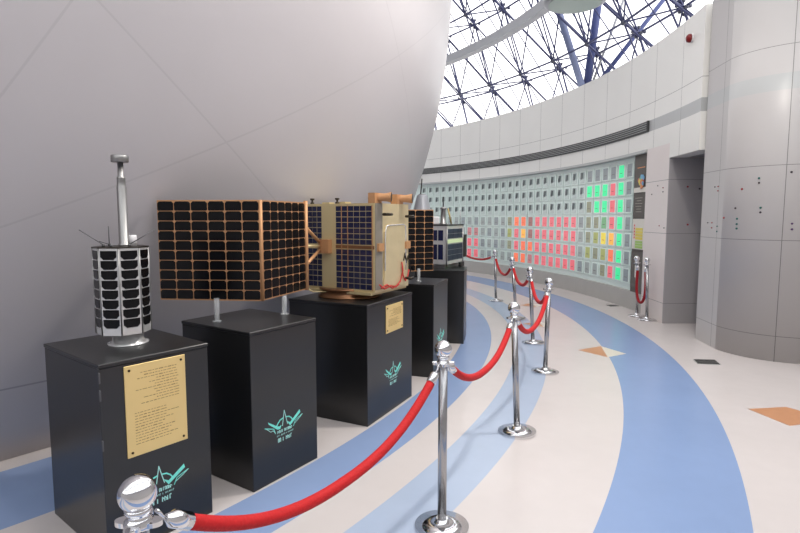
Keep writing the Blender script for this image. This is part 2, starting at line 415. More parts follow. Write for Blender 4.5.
for r, k in zip(range(4, 8), ('red', 'red', 'red', 'red')): plan[13, r] = k
for r, k in zip(range(4, 8), ('brownred', 'brownred', 'orange', 'pink')): plan[14, r] = k
for r, k in zip(range(4, 8), ('orange', 'amber', 'orange', 'orange')): plan[15, r] = k
for r, k in zip(range(4, 8), ('orange', 'red', 'red', 'orange')): plan[16, r] = k
for r, k in zip(range(4, 8), ('olive', 'lime', 'olive', 'grey')): plan[17, r] = k
for c in (22, 23): plan[c, 5] = 'pink'; plan[c, 6] = 'red'; plan[c, 7] = 'red'
# one box of each kind; local frame: x out of the wall, y along it, z up; origin at the back centre of the box
bw, bh, bd = .262, .272, .03
def box_proto(kind):
    o = empty('display_box', (0, 0, 0))
    MB().rbox((-bd/2, 0, 0), (bd, bw, bh), .004).build('glass_case', M['box'], o)
    if kind == 'clear':
        MB().box((-bd-.002, 0, .0), (.004, .155, .205)).build('plate', PLATE[kind][1], o)
        rr = random.Random(5); mb = MB()
        for k in range(4): mb.rbox((-bd-.01, rr.uniform(-.03, .03), .035+rr.uniform(-.03, .04)), (.014, rr.uniform(.04, .07), rr.uniform(.04, .08)), .005, rot=Matrix.Rotation(rr.uniform(-.5, .5), 3, 'X'))
        mb.build('specimen', M['specimen'], o)
        mb = MB(); mb.prism([(-.075, -.10), (.075, -.10), (.075, -.06), (-.075, -.02)], bd+.004, bd+.007, xf=lambda p: Vector((-p.z, p.x, p.y))); mb.build('glass_highlight', M['glint'], o)  # pale slanted wedge: white reflection on the glass, modelled as a solid highlight
    else:
        MB().box((-bd-.002, 0, 0), (.004, .165, .215)).build('plate', PLATE[kind][1], o)
        MB().box((-bd-.005, 0, -.03), (.002, .09, .010)).build('caption', M['capt'], o)
    return o
protos = {}
used = set()
for c in range(1, 31):
    for r in range(1, 8):
        k = plan[c, r]
        if k not in protos: protos[k] = box_proto(k)
        o = protos[k] if k not in used else dup(protos[k]); used.add(k)
        o.location = pol(12.699, COLA(c), ROWZ[r-1]); o.rotation_euler = (0, 0, R(COLA(c)))
        nth = ORD[r]+' row down' if r < 7 else 'bottom row'
        cn = 'column beside the poster board' if c == 1 else ORD[c]+' column from the poster board'
        tag(o, f"{PLATE[k][0]} glass display box, {nth}, {cn}", 'display box', 'glass display boxes on the curved wall')

# poster board at the end of the display wall
def on_wall(name, a, z, label, cat, r=12.64, group=None):
    return empty(name, pol(r, a, z), (0, 0, R(a)), label, cat, group)
PA, PW = 1.27, .43
struct(MB().arc(12.64, 12.70, .2, 2.4, .31, 2.585, 6).build('trim_2', M['brown']))
o = on_wall('poster', PA, 2.25, 'brown poster with a cluster of coloured balls, topmost on the poster board', 'poster')
MB().box((-.01, 0, 0), (.02, PW, .56)).build('sheet', M['brown'], o)
MB().box((-.0215, 0, -.24), (.003, PW, .08)).build('pale_strip', M['paper'], o)
MB().box((-.0215, -.02, .12), (.003, .26, .012)).build('title_line', M['mor'], o)
rr = random.Random(3); mb = MB(); mms = [M[k] for k in ('mblue', 'mgreen', 'mor', 'mred', 'mgrey', 'yellow')]
for k in range(26):
    a = rr.uniform(0, 2*PI); d = rr.uniform(0, .1); yy, zz = d*math.cos(a), d*math.sin(a)*1.15
    mi = (0 if zz > .02 and yy < .02 else 2 if yy < -.02 else 1 if zz > 0 else 4 if zz < -.06 else 5) if k % 3 else k % 6
    mb.lathe([(.036, .0), (.036, .002)], 16, mi, rot=Matrix.Rotation(R(-90), 3, 'Y'), o=(-.021-.0006*k, yy-.04, zz-.09))
mb.build('ball_cluster', mms, o)
o = on_wall('poster', PA, 1.76, 'plain brown poster with pale lines of small text, under the ball poster', 'poster')
MB().box((-.01, 0, 0), (.02, PW, .38)).build('sheet', M['brown'], o)
mb = MB()
for k in range(6): mb.box((-.0215, rr.uniform(-.03, .03), .12-.045*k), (.003, rr.uniform(.14, .25), .007))
mb.build('text', M['ptext'], o)
o = on_wall('chart', PA, 1.29, 'pale chart with yellow and green table and a red edge, below the brown text poster', 'chart')
MB().box((-.01, 0, 0), (.02, PW, .50)).build('sheet', M['paper'], o)
mb = MB()
for k in range(4):
    mb.box((-.0215, -.03, .08-.05*k), (.003, .25, .043), 0)
for k in range(3): mb.box((-.0215, -.03, -.13-.042*k), (.003, .25, .036), 1)
for k in range(5): mb.box((-.0215, .135, .14-.05*k), (.003, .03, .034), 2)
mb.build('colour_table', [M['yellow'], M['lime'], M['cred']], o)
o = on_wall('poster', PA, .69, 'dark brown board with a pale notice, lowest on the poster board behind the wall stanchions', 'poster')
MB().box((-.01, 0, 0), (.02, PW, .60)).build('sheet', M['brown'], o)
MB().box((-.0215, .02, -.02), (.003, .09, .2)).build('notice', M['paper'], o)

# ------------------------------------------------------------------ roof: space frame, ring beam, struts, round lamp
ceil = struct(empty('ceiling'))
def roofz(r): return 4.75+(13.6-r)*1.12
rs = [16.4, 15.1, 13.8, 12.5, 11.2, 9.9]
NA = 64; DA = 360/NA
def onode(i, j): return pol(rs[j], (i+.5*(j % 2))*DA, roofz(rs[j])+.75)
def inode(i, j):
    r = (rs[j]+rs[j+1])/2-.1; return pol(r, (i+.5*(j % 2)+.5)*DA, roofz(r)-.15)
for i in range(NA):
    bars = MB(); balls = MB()
    def bar(a, b, r=.02): bars.tube([a, b], r, 5, caps=False)
    for j in range(len(rs)):
        A = onode(i, j); bar(A, onode(i+1, j), .024)
        for dx in ((.12, 0, .03), (-.12, 0, .03), (0, .12, -.03), (0, -.12, -.03), (0, 0, .12), (.06, .06, -.1)):
            balls.sphere(A+Vector(dx), .04, 4); bar(A, A+Vector(dx), .012)
        if j < len(rs)-1:
            k = i if j % 2 == 0 else i+1
            bar(A, onode(k, j+1)); bar(A, onode(k-1, j+1))
            if j < len(rs)-2: bar(A, onode(i, j+2) if j % 2 == 0 else onode(i, j+2), .013)
            bar(A, inode(i-1, j), .015); bar(onode(k, j+1), inode(i+1, j), .013)
            B = inode(i, j); balls.sphere(B, .06, 5); bar(B, inode(i+1, j), .024)
            for E_ in (A, onode(i+1, j), onode(k, j+1), onode(k+1, j+1), onode(k-1, j+1)): bar(B, E_, .018)
            if j < len(rs)-2: bar(B, inode(i if j % 2 == 0 else i+1, j+1)); bar(B, inode(i-1 if j % 2 == 0 else i, j+1))
    bars.build('truss_bay', M['bar'], ceil, fix=False); balls.build('truss_joint', M['nodem'], ceil, fix=False)
rb = MB().arc(11.9, 12.1, 0, 360, 5.76, 5.96, 120).build('ring_beam', M['ringb'])
tag(rb, kind='structure')
def strut(p1, r, mm, label, base):
    p0 = Vector(base); d = (Vector(p1)-p0); p2 = p0+d*1.75
    o = empty('roof_strut', p0, label=label, cat='strut', group='tubular struts rising behind the wall top')
    MB().tube([(0, 0, -.35), (0, 0, 0)], r*1.15, 16).build('foot', mm, o)
    MB().tube([(0, 0, 0), p2-p0], r, 16).build('tube', mm, o)
for base, p1, r, k, lb in (((4.13, 12.3, 4.37), (3.44, 12.3, 6.355), .075, 'strutp', 'thick pale blue roof strut leaning left from the wall top'),
                          ((4.22, 12.42, 4.37), (4.40, 12.3, 6.355), .085, 'strut', 'thick dark blue roof strut, the steepest behind the wall top'),
                          ((4.27, 12.3, 4.42), (4.95, 12.3, 6.355), .028, 'strutg', 'thin grey roof pipe beside the steepest dark blue strut'),
                          ((4.36, 12.3, 4.45), (5.80, 12.3, 6.313), .05, 'strut', 'dark blue roof strut leaning far to the right above the wall')):
    strut(p1, r, M[k], lb, base)
cl = empty('ceiling_lamp', (3.15, 10.0, 5.40), label='round grey green disc lamp hanging under the roof trusses', cat='lamp')
MB().lathe([(.50, 0), (.55, .03), (.55, .12), (.3, .2)], 48).build('housing', M['ringb'], cl)
MB().lathe([(.46, -.01), (.46, 0)], 48).build('diffuser', mat('lamp_diffuser', (150, 164, 156), .4), cl)
MB().tube([(0, 0, .2), (0, 0, .37)], .02, 8).build('rod', M['strutg'], cl)

# ================================================================== PLINTHS
PL = [(-40.1, -36.9, 9.635, .65, .92), (-35.4, -32.2, 9.65, .63, .93), (-28.7, -24.05, 9.645, .72, .925), (-20.7, -17.4, 9.65, .62, .92), (-11.9, -8.55, 9.70, .62, .915), (10.5, 13.6, 9.62, .62, .91)]
def plinth_frame(k):
    a0, a1, rc, D, H = PL[k]; am = (a0+a1)/2; hf = R((a1-a0)/2)
    return am, rc*math.cos(hf), D, 2*rc*math.sin(hf), H
SP = [(-.006, .391, -.022, .308), (-.006, .391, .019, .302)]
def emblem(parent, x, dy=0, dz=0):
    def xf(p): return Vector((x+p.z, p.x+dy, p.y+dz))
    mb = MB()
    def stroke(pts, w, mi=0):
        for (a, b) in zip(pts, pts[1:]):
            a, b = Vector(a), Vector(b); t = (b-a).normalized(); nn = Vector((-t.y, t.x))*w*.38; a2 = a-t*w*.3; b2 = b+t*w*.3
            mb.prism([tuple(a2-nn), tuple(b2-nn), tuple(b2+nn), tuple(a2+nn)], 0, .0012+.0002*mi, mi, xf)
    stroke([(-.022, .300), (-.006, .391), (.019, .300)], .0055, 1)
    stroke([(-.069, .312), (-.059, .324), (-.043, .339), (-.018, .346)], .010)
    stroke([(.007, .346), (.031, .342), (.05, .328), (.06, .314)], .009)
    mb.prism([(-.136, .357), (-.129, .341), (-.065, .290), (-.041, .286), (-.031, .308), (-.044, .303), (-.064, .309)], 0, .0016, 0, xf)
    stroke([(-.159, .326), (-.092, .302), (-.079, .270)], .006); stroke([(-.150, .322), (-.115, .291), (-.097, .294), (-.080, .272)], .004, 1)
    mb.prism([(.014, .318), (.040, .282), (.128, .338), (.123, .357), (.041, .302)], 0, .0016, 0, xf)
    stroke([(.145, .322), (.084, .300), (.069, .270)], .005); stroke([(.145, .322), (.118, .304), (.080, .284)], .004, 1)
    mb.build('emblem', [M['teal'], M['palet']], parent)
    # three lines of lettering too small to read in the photo
    mb = MB(); rr = random.Random(11)
    for z0, hh, y0, y1, w in ((.262, .016, -.061, .051, .0035), (.243, .008, -.066, .062, .002), (.207, .022, -.058, .052, .0048)):
        yy = y0
        while yy < y1:
            gl = rr.uniform(.45, .7)*hh
            if rr.random() < .88:
                stroke2 = [(yy, z0), (yy, z0+hh), (yy+gl*.7, z0+hh*rr.choice((1, .5))), (yy+gl*.7, z0)][:rr.choice((2, 3, 4))]
                for (a, b) in zip(stroke2, stroke2[1:]):
                    a, b = Vector(a), Vector(b); t = (b-a).normalized(); nn = Vector((-t.y, t.x))*w/2
                    mb.prism([tuple(a-nn), tuple(b-nn), tuple(b+nn), tuple(a+nn)], 0, .0012, 0, xf)
            yy += gl*.8+.003
    mb.build('emblem_lettering', M['palet'], parent)
def plaque(parent, x, y0, y1, z0, z1, rows):
    MB().rbox((x+.003, (y0+y1)/2, (z0+z1)/2), (.006, y1-y0, z1-z0), .0015).build('plaque', M['gold'], parent)
    pl = parent.children[-1]; W, Hh = y1-y0, z1-z0
    for sy in (0, 1):
        for sz in (0, 1):
            MB().lathe([(.006, 0), (.006, .003), (.003, .0045)], 10, rot=Matrix.Rotation(R(90), 3, 'Y'), o=(x+.006, y0+.022+sy*(W-.044), z0+.022+sz*(Hh-.044))).build('screw', M['screw'], pl)
    mb = MB(); rr = random.Random(rows)
    for k in range(rows):
        t = (k+.5)/rows
        if abs(t-.50) < .045: continue
        zz = z1-.035-(Hh-.085)*t; up_ = t < .5
        L = (rr.uniform(.45, 1) if up_ else rr.uniform(.6, 1))*(W-.09)
        a, b = (y1-.045-L, y1-.045) if up_ else (y0+.04, y0+.04+L)
        yy = a
        while yy < b:
            l = rr.uniform(.006, .022); mb.box((x+.0063, min(b, yy+l/2), zz), (.001, l, .0026 if rr.random() < .85 else .004)); yy += l+.005
    mb.build('engraved_text', M['engr'], pl)
pl_labels = ['nearest black display plinth with a large gold plaque, under the octagonal silver satellite', 'black display plinth with teal emblem and no plaque, under the folded solar panel wing',
             'widest black display plinth with a small gold plaque, under the gold foil satellite', 'black display plinth just behind the gold foil satellite, under its far wing panel',
             'black display plinth under the small blue-celled cube satellite by the rope', 'black display plinth carrying the pale grey cone, farthest along the dome']
PR = []
for k in range(6):
    am, rf, D, W, H = plinth_frame(k)
    o = empty('display_plinth', pol(rf-D/2, am), (0, 0, R(am)), pl_labels[k], 'plinth', 'black display plinths in a row along the dome'); PR.append(o)
    mb = MB(); mb.rbox((0, 0, (H-.02)/2), (D-.006, W-.006, H-.02), .003); mb.build('body', M['black'], o)
    MB().rbox((0, 0, H-.01), (D, W, .02), .003).build('top_panel', M['black'], o)
    if k < 4: emblem(o, D/2-.003, (-.01 if k == 0 else -.015 if k == 1 else .035 if k == 2 else .0), (-.03 if k == 0 else .02 if k == 1 else .01 if k == 2 else .05))
    if k == 0:
        plaque(o, D/2-.003, -.16, .137, .452, .888, 26)
        for zz in (.86, .78, .55): MB().rbox((D/2-.003, -W/2+.004, zz), (.012, .008, .05), .002).build('hinge', M['hinge'], o)
    if k == 2: plaque(o, D/2-.003, -.10, .20, .652, .874, 16)

# ================================================================== SATELLITE 1 (octagonal, on plinth 1)
am, rf, D, W, H1 = plinth_frame(0)
c = pol(rf-D/2-.0, am, H1); c.x -= .004
s1 = empty('model_satellite', c, (0, 0, 0), 'octagonal silver satellite model with tall mast and rod antennas on the nearest plinth', 'satellite')
MB().lathe([(.097, 0), (.097, .008), (.076, .012), (.072, .066)], 40, o=(.014, .008, 0)).build('adapter_ring', M['silver'], s1)
RO = .127; ZB, ZT = .065, .052+.445
va = [R(-95+45*k) for k in range(8)]       # corner angles measured from +x, one corner faces the visitor
view = math.atan2(-c.y, -c.x)
va = [view+R(v) for v in (-5+0, 40, 85, 130, 175, 220, 265, 310)]
mb = MB(); mb.prism([(RO*math.cos(a), RO*math.sin(a)) for a in va], ZB, ZT); mb.build('hull', M['silver'], s1)
MB().prism([((RO+.004)*math.cos(a), (RO+.004)*math.sin(a)) for a in va], ZT, ZT+.006).build('top_deck', M['darkm'], s1)
for k in range(8):
    a, b = va[k], va[(k+1) % 8]; P = Vector((RO*math.cos(a), RO*math.sin(a), 0)); Q = Vector((RO*math.cos(b), RO*math.sin(b), 0))
    t = (Q-P).normalized(); nn = Vector((t.y, -t.x, 0)); mid = (P+Q)/2
    if nn.dot(mid) < 0: nn = -nn
    Ls = (Q-P).length; mb = MB(); ch = .0435; cw = Ls*.80
    for r in range(8):
        z1 = ZT-.012-r*.0485; z0 = z1-ch; w = cw/2; q = .014
        mb.prism([(-w, z1), (-w, z0+q), (-w+q, z0), (w-q, z0), (w, z0+q), (w, z1)], 0, .0025, xf=lambda p: mid+t*p.x+nn*p.z+Vector((0, 0, p.y)))
    mb.build('solar_cell_column', M['cell'], s1)
    MB().tube([P+Vector((0, 0, ZB)), P+Vector((0, 0, ZT))], .0035, 6).build('corner_post', M['alu'], s1)
zt = ZT+.006
MB().lathe([(.028, 0), (.028, .008), (.0225, .012), (.0225, .295), (.0205, .30), (.0195, .34), (.0205, .345), (.0145, .35), (.0135, .425)], 28, o=(.015, .008, zt)).build('mast', M['alu'], s1)
MB().lathe([(.038, .42), (.041, .424), (.041, .452), (.038, .456)], 28, o=(.013, .008, zt)).build('mast_cap', M['alu'], s1)
rgt = Vector((math.cos(view+PI/2), math.sin(view+PI/2), 0)); fwd = Vector((math.cos(view), math.sin(view), 0))
MB().lathe([(.022, 0), (.022, .052), (.018, .055)], 18, o=rgt*.055-fwd*.02+Vector((0, 0, zt))).build('stub_antenna', M['white'], s1)
for p, d in ((-rgt*.075+fwd*.04, -rgt*.10+Vector((0, 0, .085))), (rgt*.04+fwd*.06, rgt*.115+Vector((0, 0, .08))), (-rgt*.05-fwd*.06, Vector((0, 0, .10))), (-rgt*.04+fwd*.08, -rgt*.05+fwd*.02+Vector((0, 0, .03)))):
    b = p+Vector((0, 0, zt)); mb = MB(); mb.tube([b, b+Vector((0, 0, .012))], .007, 10); mb.tube([b+Vector((0, 0, .01)), b+d], .0024, 6); mb.build('rod_antenna', M['hinge'], s1)

# ================================================================== SATELLITE 2: gold foil body with deployed solar wings
P0 = Vector((-.19, 4.05, 0))              # near corner of the body
tin = Vector((-.87, .49, 0)).normalized() # along the cell face, inwards
tal = Vector((.34, .94, 0)).normalized()
tal = Vector((-tin.y*-1, 0, 0)) if False else Vector((tin.y, -tin.x, 0))
if tal.y < 0: tal = -tal
BL, BT, Zb, Zt = .64, .53, .99, 1.675
body_c = P0+tin*BL/2+tal*BT/2
zpl = PL[2][4]
s2 = empty('model_satellite', (body_c.x, body_c.y, zpl), (0, 0, 0), 'large gold foil satellite model with blue-celled side and folded black solar wings', 'satellite')
O = Vector((body_c.x, body_c.y, zpl))
def L(p): return Vector(p)-O
def ipt(u, v, z): return P0+tin*u+tal*v+Vector((0, 0, z))   # u inwards along the cell face, v back along the foil face
def ibox(mb, u0, u1, v0, v1, z0, z1, mi=0):
    V = [L(ipt(u, v, z)) for u in (u0, u1) for v in (v0, v1) for z in (z0, z1)]
    return mb.add(V, [(0,1,3,2),(4,6,7,5),(0,4,5,1),(2,3,7,6),(0,2,6,4),(1,5,7,3)], mi)
MB().lathe([(.262, 0), (.262, .012), (.245, .018), (.24, .055), (.255, .062), (.255, .08)], 56, o=L(Vector((-.415, 4.385, zpl)))).build('adapter_ring', M['bronze'], s2)
ibox(MB(), 0, BL, 0, BT, Zb, Zt).build('body', M['foil'], s2)
# cell face (v<0 side): frame, cells, gold strip, band
mb = MB(); ibox(mb, .0, BL, -.008, 0, Zb, Zt, 0); cf = mb.build('cell_face', M['goldline'], s2)
mb = MB(); zmid = (Zb+Zt)/2+.005; nrow = 7; cols = [(.02+.0565*k) for k in range(6)]
for half in (0, 1):
    za, zb_ = (zmid+.018, Zt-.018) if half else (Zb+.018, zmid-.018)
    hh = (zb_-za)/nrow
    for r in range(nrow):
        for u in cols: ibox(mb, u+.002, u+.0535, -.0105, -.008, za+r*hh+.0025, za+(r+1)*hh-.0025)
        for u in (.50, .548, .594): ibox(mb, u, u+.042, -.0105, -.008, za+r*hh+.0025, za+(r+1)*hh-.0025)
mb.build('solar_cell_grid', M['cellb'], cf)
mb = MB()
for u in (.019, .244, .302): ibox(mb, u-.0035, u+.0035, -.0115, -.008, Zb+.015, Zt-.015)
mb.build('copper_strip', M['copper'], cf)
mb = MB(); ibox(mb, 0, .36, -.011, -.008, zmid-.013, zmid+.013); mb.build('centre_band', M['bronze'], cf)
# foil face: grey blanket strip, foil cover with pale raised border
mb = MB(); ibox(mb, -.006, 0, .0, .10, Zb+.02, Zt); mb.build('grey_blanket', M['greyfoil'], s2)
mb = MB()
def fpl(pts, x0, x1, mi=0): mb.prism(pts, x0, x1, mi, xf=lambda p: L(ipt(-p.z, p.x, p.y)))
fpl([(.11, Zb+.04), (.13, Zb+.16), (.13, Zt-.22), (.16, Zt-.17), (.42, Zt-.17), (.46, Zt-.2), (.46, Zb+.1), (.42, Zb+.02)], 0, .012)
cover = mb.build('foil_cover', M['foil'], s2)
MB().tube([L(ipt(-.014, v, z)) for v, z in ((.125, Zb+.16), (.13, Zt-.24), (.145, Zt-.18), (.18, Zt-.17), (.42, Zt-.165), (.455, Zt-.18), (.46, Zt-.25), (.46, Zb+.14))], .005, 6).build('cover_edge', M['silver'], cover)
MB().tube([L(ipt(-.016, v, z)) for v, z in ((.42, Zb+.22), (.44, Zb+.28), (.47, Zb+.2), (.5, Zb+.26), (.54, Zb+.12))], .006, 6).build('cover_fold', M['darkm'], cover)
for (v, z) in ((.10, Zt-.085), (.46, Zt-.10), (.46, Zb+.07)):
    b = L(ipt(-.012, v, z)); nrm = -tin
    MB().tube([b, b+nrm*.05, b+nrm*.05+tal*.05], .011, 8).build('coupling', M['darkm'], s2)
for pts in ([(.03, .06), (.10, .02), (.2, .035), (.28, .015), (.36, .06), (.40, .14), (.38, .21)], [(.38, .21), (.4, .10), (.44, .05), (.48, .085), (.5, .14)], [(.05, .03), (.14, .05), (.22, .012), (.33, .03)]):
    MB().tube([L(ipt(-.022, v, Zb+z)) for v, z in pts], .006, 6).build('wire', M['redw'], s2)
for v in (.02, .45):
    mb = MB(); ibox(mb, -.025, 0, v, v+.075, zmid-.03, zmid+.03); mb.build('hinge_block', M['copper'], s2)
# top: two horn tubes and small fittings
for v, u in ((.0, .0), (.34, .0)):
    mb = MB(); ibox(mb, u, u+.06, v, v+.10, Zt, Zt+.078); hb = mb.build('horn_antenna', M['copper'], s2)
    a = L(ipt(u+.015, v+.06, Zt+.045)); d = (tal*.35-tin*.94).normalized()
    MB().tube([a, a+d*.05, a+d*.075, a+d*.105, a+d*.11], [.03, .03, .032, .039, .039], 20, caps=False).build('horn', M['copper'], hb)
    MB().tube([a+d*.1, a+d*.111], [.033, .033], 20).build('horn_mouth', M['darkm'], hb)
for u in (.62, .37, .06):
    b = L(ipt(u, .03, Zt)); MB().lathe([(.016, 0), (.016, .012), (.008, .014), (.008, .03), (.018, .032), (.018, .045)], 12, o=b).build('fitting', M['darkm'], s2)
mb = MB(); ibox(mb, .3, .36, .04, .12, Zt, Zt+.015); ibox(mb, .45, .52, .03, .1, Zt, Zt+.012); mb.build('top_bracket', M['goldline'], s2)
mb = MB(); ibox(mb, .02, BL-.02, -.03, BT+.0, Zb-.02, Zb); mb.build('base_plate', M['goldline'], s2)

def wing(name, A, B, z0, z1, side, ncol, lbl=None):
    """panel between ground points A and B; cells on the side facing 'side'"""
    A, B = Vector(A), Vector(B); t = (B-A).normalized(); nn = Vector((t.y, -t.x, 0)); Ls = (B-A).length
    if nn.dot(Vector(side)) < 0: nn = -nn
    th = .022; mb = MB()
    V = [L(A+t*u+nn*v+Vector((0, 0, z))) for u in (0, Ls) for v in (-th, 0) for z in (z0, z1)]
    mb.add(V, [(0,1,3,2),(4,6,7,5),(0,4,5,1),(2,3,7,6),(0,2,6,4),(1,5,7,3)]); o = mb.build(name, M['copper'], s2)
    mb = MB(); cw = Ls/ncol; chh = (z1-z0-.012)/10
    for sgn in (1, -1):
        for k in range(ncol):
            for r in range(10):
                u0, u1 = k*cw+.0028, (k+1)*cw-.0028; a, b = z0+.006+r*chh+.0022, z0+.006+(r+1)*chh-.0022; q = .011
                if sgn > 0: xf = lambda p: L(A+t*p.x+nn*p.z+Vector((0, 0, p.y)))
                else: xf = lambda p: L(A+t*p.x-nn*(p.z+th)+Vector((0, 0, p.y)))
                mb.prism([(u0, a+q*.5), (u0+q*.5, a), (u1-q*.5, a), (u1, a+q*.5), (u1, b-q), (u1-q, b), (u0+q, b), (u0, b-q)], 0, .002, xf=xf)
    mb.build('solar_cell_grid', M['cell'], o)
    return o
WZ0, WZ1 = 1.057, 1.673
K0, K1, K2 = Vector((-1.49, 3.287, 0)), Vector((-.85, 3.23, 0)), Vector((-.67, 3.757, 0))
wing('wing_panel', K0, K1, WZ0, WZ1, (0, -1, 0), 6)
wing('wing_panel', K1+Vector((.012, .03, 0)), K2, WZ0, WZ1, (1, 0, 0), 6)
wing('wing_panel', Vector((-.22, 5.30, 0)), Vector((.345, 5.52, 0)), 1.015, 1.645, (0, -1, 0), 6)
MB().tube([L(K1+Vector((.008, .004, WZ0))), L(K1+Vector((.008, .004, WZ1)))], .010, 10).build('wing_hinge', M['copper'], s2)
# yoke: upright bar on the panel's far edge, two arms to a block on the cell face
MB().tube([L(K2+Vector((.006, .012, WZ0-.005))), L(K2+Vector((.006, .012, WZ1+.01)))], .015, 8).build('yoke_bar', M['copper'], s2)
blk0 = ipt(.46, -.03, zmid)
mb = MB(); ibox(mb, .40, .50, -.055, -.008, zmid-.055, zmid+.055); mb.build('hinge_block', M['copper'], s2)
for dz, ez in ((.03, .13), (-.03, -.13)):
    MB().tube([L(ipt(.5, -.035, zmid+dz)), L(K2+Vector((.006, .012, (WZ0+WZ1)/2+ez)))], .013, 8).build('yoke_arm', M['copper'], s2)
MB().tube([L(ipt(.5, -.03, zmid)), L(K2+Vector((.006, .012, (WZ0+WZ1)/2)))], .010, 8).build('yoke_arm', M['goldline'], s2)
MB().tube([L(ipt(.3, -.03, Zb-.006)), L(ipt(.56, -.06, Zb-.02)), L(K2+Vector((.008, .01, WZ0+.005)))], .007, 8).build('lower_stay', M['goldline'], s2)
MB().tube([L(ipt(.10, BT-.01, zmid)), L(Vector((-.02, 5.37, 1.33)))], .014, 8).build('yoke_arm', M['copper'], s2)

# clear acrylic props under the wing panels
for (X, Y, z0, z1, lb) in ((-1.122, 3.228, .93, 1.075, 'clear acrylic prop under the front wing panel, nearest the dome'), (-.762, 3.475, .93, 1.055, 'clear acrylic prop under the angled wing panel beside the gold satellite'),
                       (.19, 5.37, .92, 1.05, 'clear acrylic prop under the far wing panel behind the gold satellite')):
    o = empty('acrylic_prop', (X, Y, z0), label=lb, cat='prop', group='clear acrylic props on the plinths')
    MB().lathe([(.016, 0), (.016, z1-z0)], 20).build('tube', M['acr'], o)
    MB().lathe([(.028, 0), (.028, .006), (.018, .008)], 20).build('foot', M['acr'], o)

# ================================================================== SATELLITE 3 (small cube on plinth 5)
zp = PL[4][4]
N0 = Vector((.585, 6.66, 0)); tA = Vector((.45, .893, 0)).normalized(); tB = Vector((-tA.y, tA.x, 0)); SZ = .58
cc = N0+tA*SZ/2+tB*SZ/2
s3 = empty('model_satellite', (cc.x, cc.y, zp), (0, 0, 0), 'small silver cube satellite model with slate blue solar cells and slim antennas', 'satellite')
O3 = Vector((cc.x, cc.y, zp))
def jbox(mb, u0, u1, v0, v1, z0, z1, mi=0):
    V = [N0+tA*u+tB*v+Vector((0, 0, z+zp))-O3 for u in (u0, u1) for v in (v0, v1) for z in (z0, z1)]
    return mb.add(V, [(0,1,3,2),(4,6,7,5),(0,4,5,1),(2,3,7,6),(0,2,6,4),(1,5,7,3)], mi)
jbox(MB(), 0, SZ, 0, SZ, .06, .545).build('body', M['silver'], s3)
jbox(MB(), .04, SZ-.04, .04, SZ-.04, 0, .06).build('base_frame', M['alu'], s3)
jbox(MB(), -.008, SZ+.008, -.008, SZ+.008, .545, .56).build('top_frame', M['blk'], s3)
mb = MB()
for z0, z1 in ((.36, .49), (.12, .31)):
    for k in range(6): jbox(mb, -.004, 0, .05+k*.08, .05+k*.08+.066, z0, z1)
mb.build('solar_cell_grid', M['cellb'], s3)
mb = MB()
for k in range(3):
    for r in range(2): jbox(mb, .035+k*.175, .035+k*.175+.168, -.004, 0, .385+r*.062, .385+r*.062+.057)
    for r in range(3): jbox(mb, .035+k*.175, .035+k*.175+.168, -.004, 0, .105+r*.07, .105+r*.07+.065)
mb.build('solar_cell_grid', M['cellg'], s3)
jbox(MB(), .02, SZ-.02, -.005, 0, .325, .372).build('pale_strip', M['glow'], s3)
jbox(MB(), .42, .56, -.03, 0, .0, .06).build('latch', M['blk'], s3)
jbox(MB(), SZ, SZ+.10, -.02, .06, .12, .42).build('side_box', M['blk'], s3)
for u, v in ((0, 0), (SZ, 0), (0, SZ), (SZ, SZ)):
    p = N0+tA*u+tB*v-O3+Vector((0, 0, zp)); MB().tube([p+Vector((0, 0, .03)), p+Vector((0, 0, .545))], .01, 6).build('corner_post', M['alu'], s3)
ctop = Vector((0, 0, .56))
ml = N0+tA*.34+tB*.19-O3+Vector((0, 0, zp+.56))
MB().lathe([(.05, 0), (.05, .012), (.036, .02), (.032, .19), (.042, .2), (.042, .215), (.02, .225)], 18, o=ml).build('mast', M['alu'], s3)
MB().tube([ml+Vector((0, 0, .22)), ml+Vector((0, 0, .36))], .008, 8).build('mast_tip', M['blk'], s3)
m2 = N0+tA*.46+tB*.12-O3+Vector((0, 0, zp+.56))
MB().tube([m2, m2+tB*.05+Vector((0, 0, .21))], .012, 8).build('brass_rod', M['mast'], s3)
m3 = N0+tA*.55+tB*.03-O3+Vector((0, 0, zp+.56))
MB().tube([m3, m3+Vector((0, 0, .19))], .005, 6).build('whip_antenna', M['steel'], s3)
mb = MB(); mb.rbox(ml-tA*.02+tB*.16+Vector((0, 0, .05)), (.2, .16, .1), .01); mb.build('white_module', M['white'], s3)

# ================================================================== pale grey cone on the farthest plinth
am, rf, D, W, H6 = plinth_frame(5)
cp = pol(rf-D/2+.03, am, H6)
s4 = empty('model_capsule', cp, (0, 0, R(am)), 'pale grey cone shaped capsule model with a thin dark pole, on the farthest plinth', 'capsule')
MB().lathe([(.36, 0), (.36, .03), (.12, 1.0), (.108, 1.07), (.09, 1.09)], 36).build('shell', M['cone'], s4)
MB().lathe([(.365, 0), (.365, .03)], 36).build('base_ring', M['alu'], s4)
MB().lathe([(.07, 1.085), (.07, 1.10), (.03, 1.105)], 20).build('cap', M['alu'], s4)
MB().tube([(-.03, 0, 1.09), (0, .02, 1.40)], .012, 8).build('pole', M['darkm'], s4)

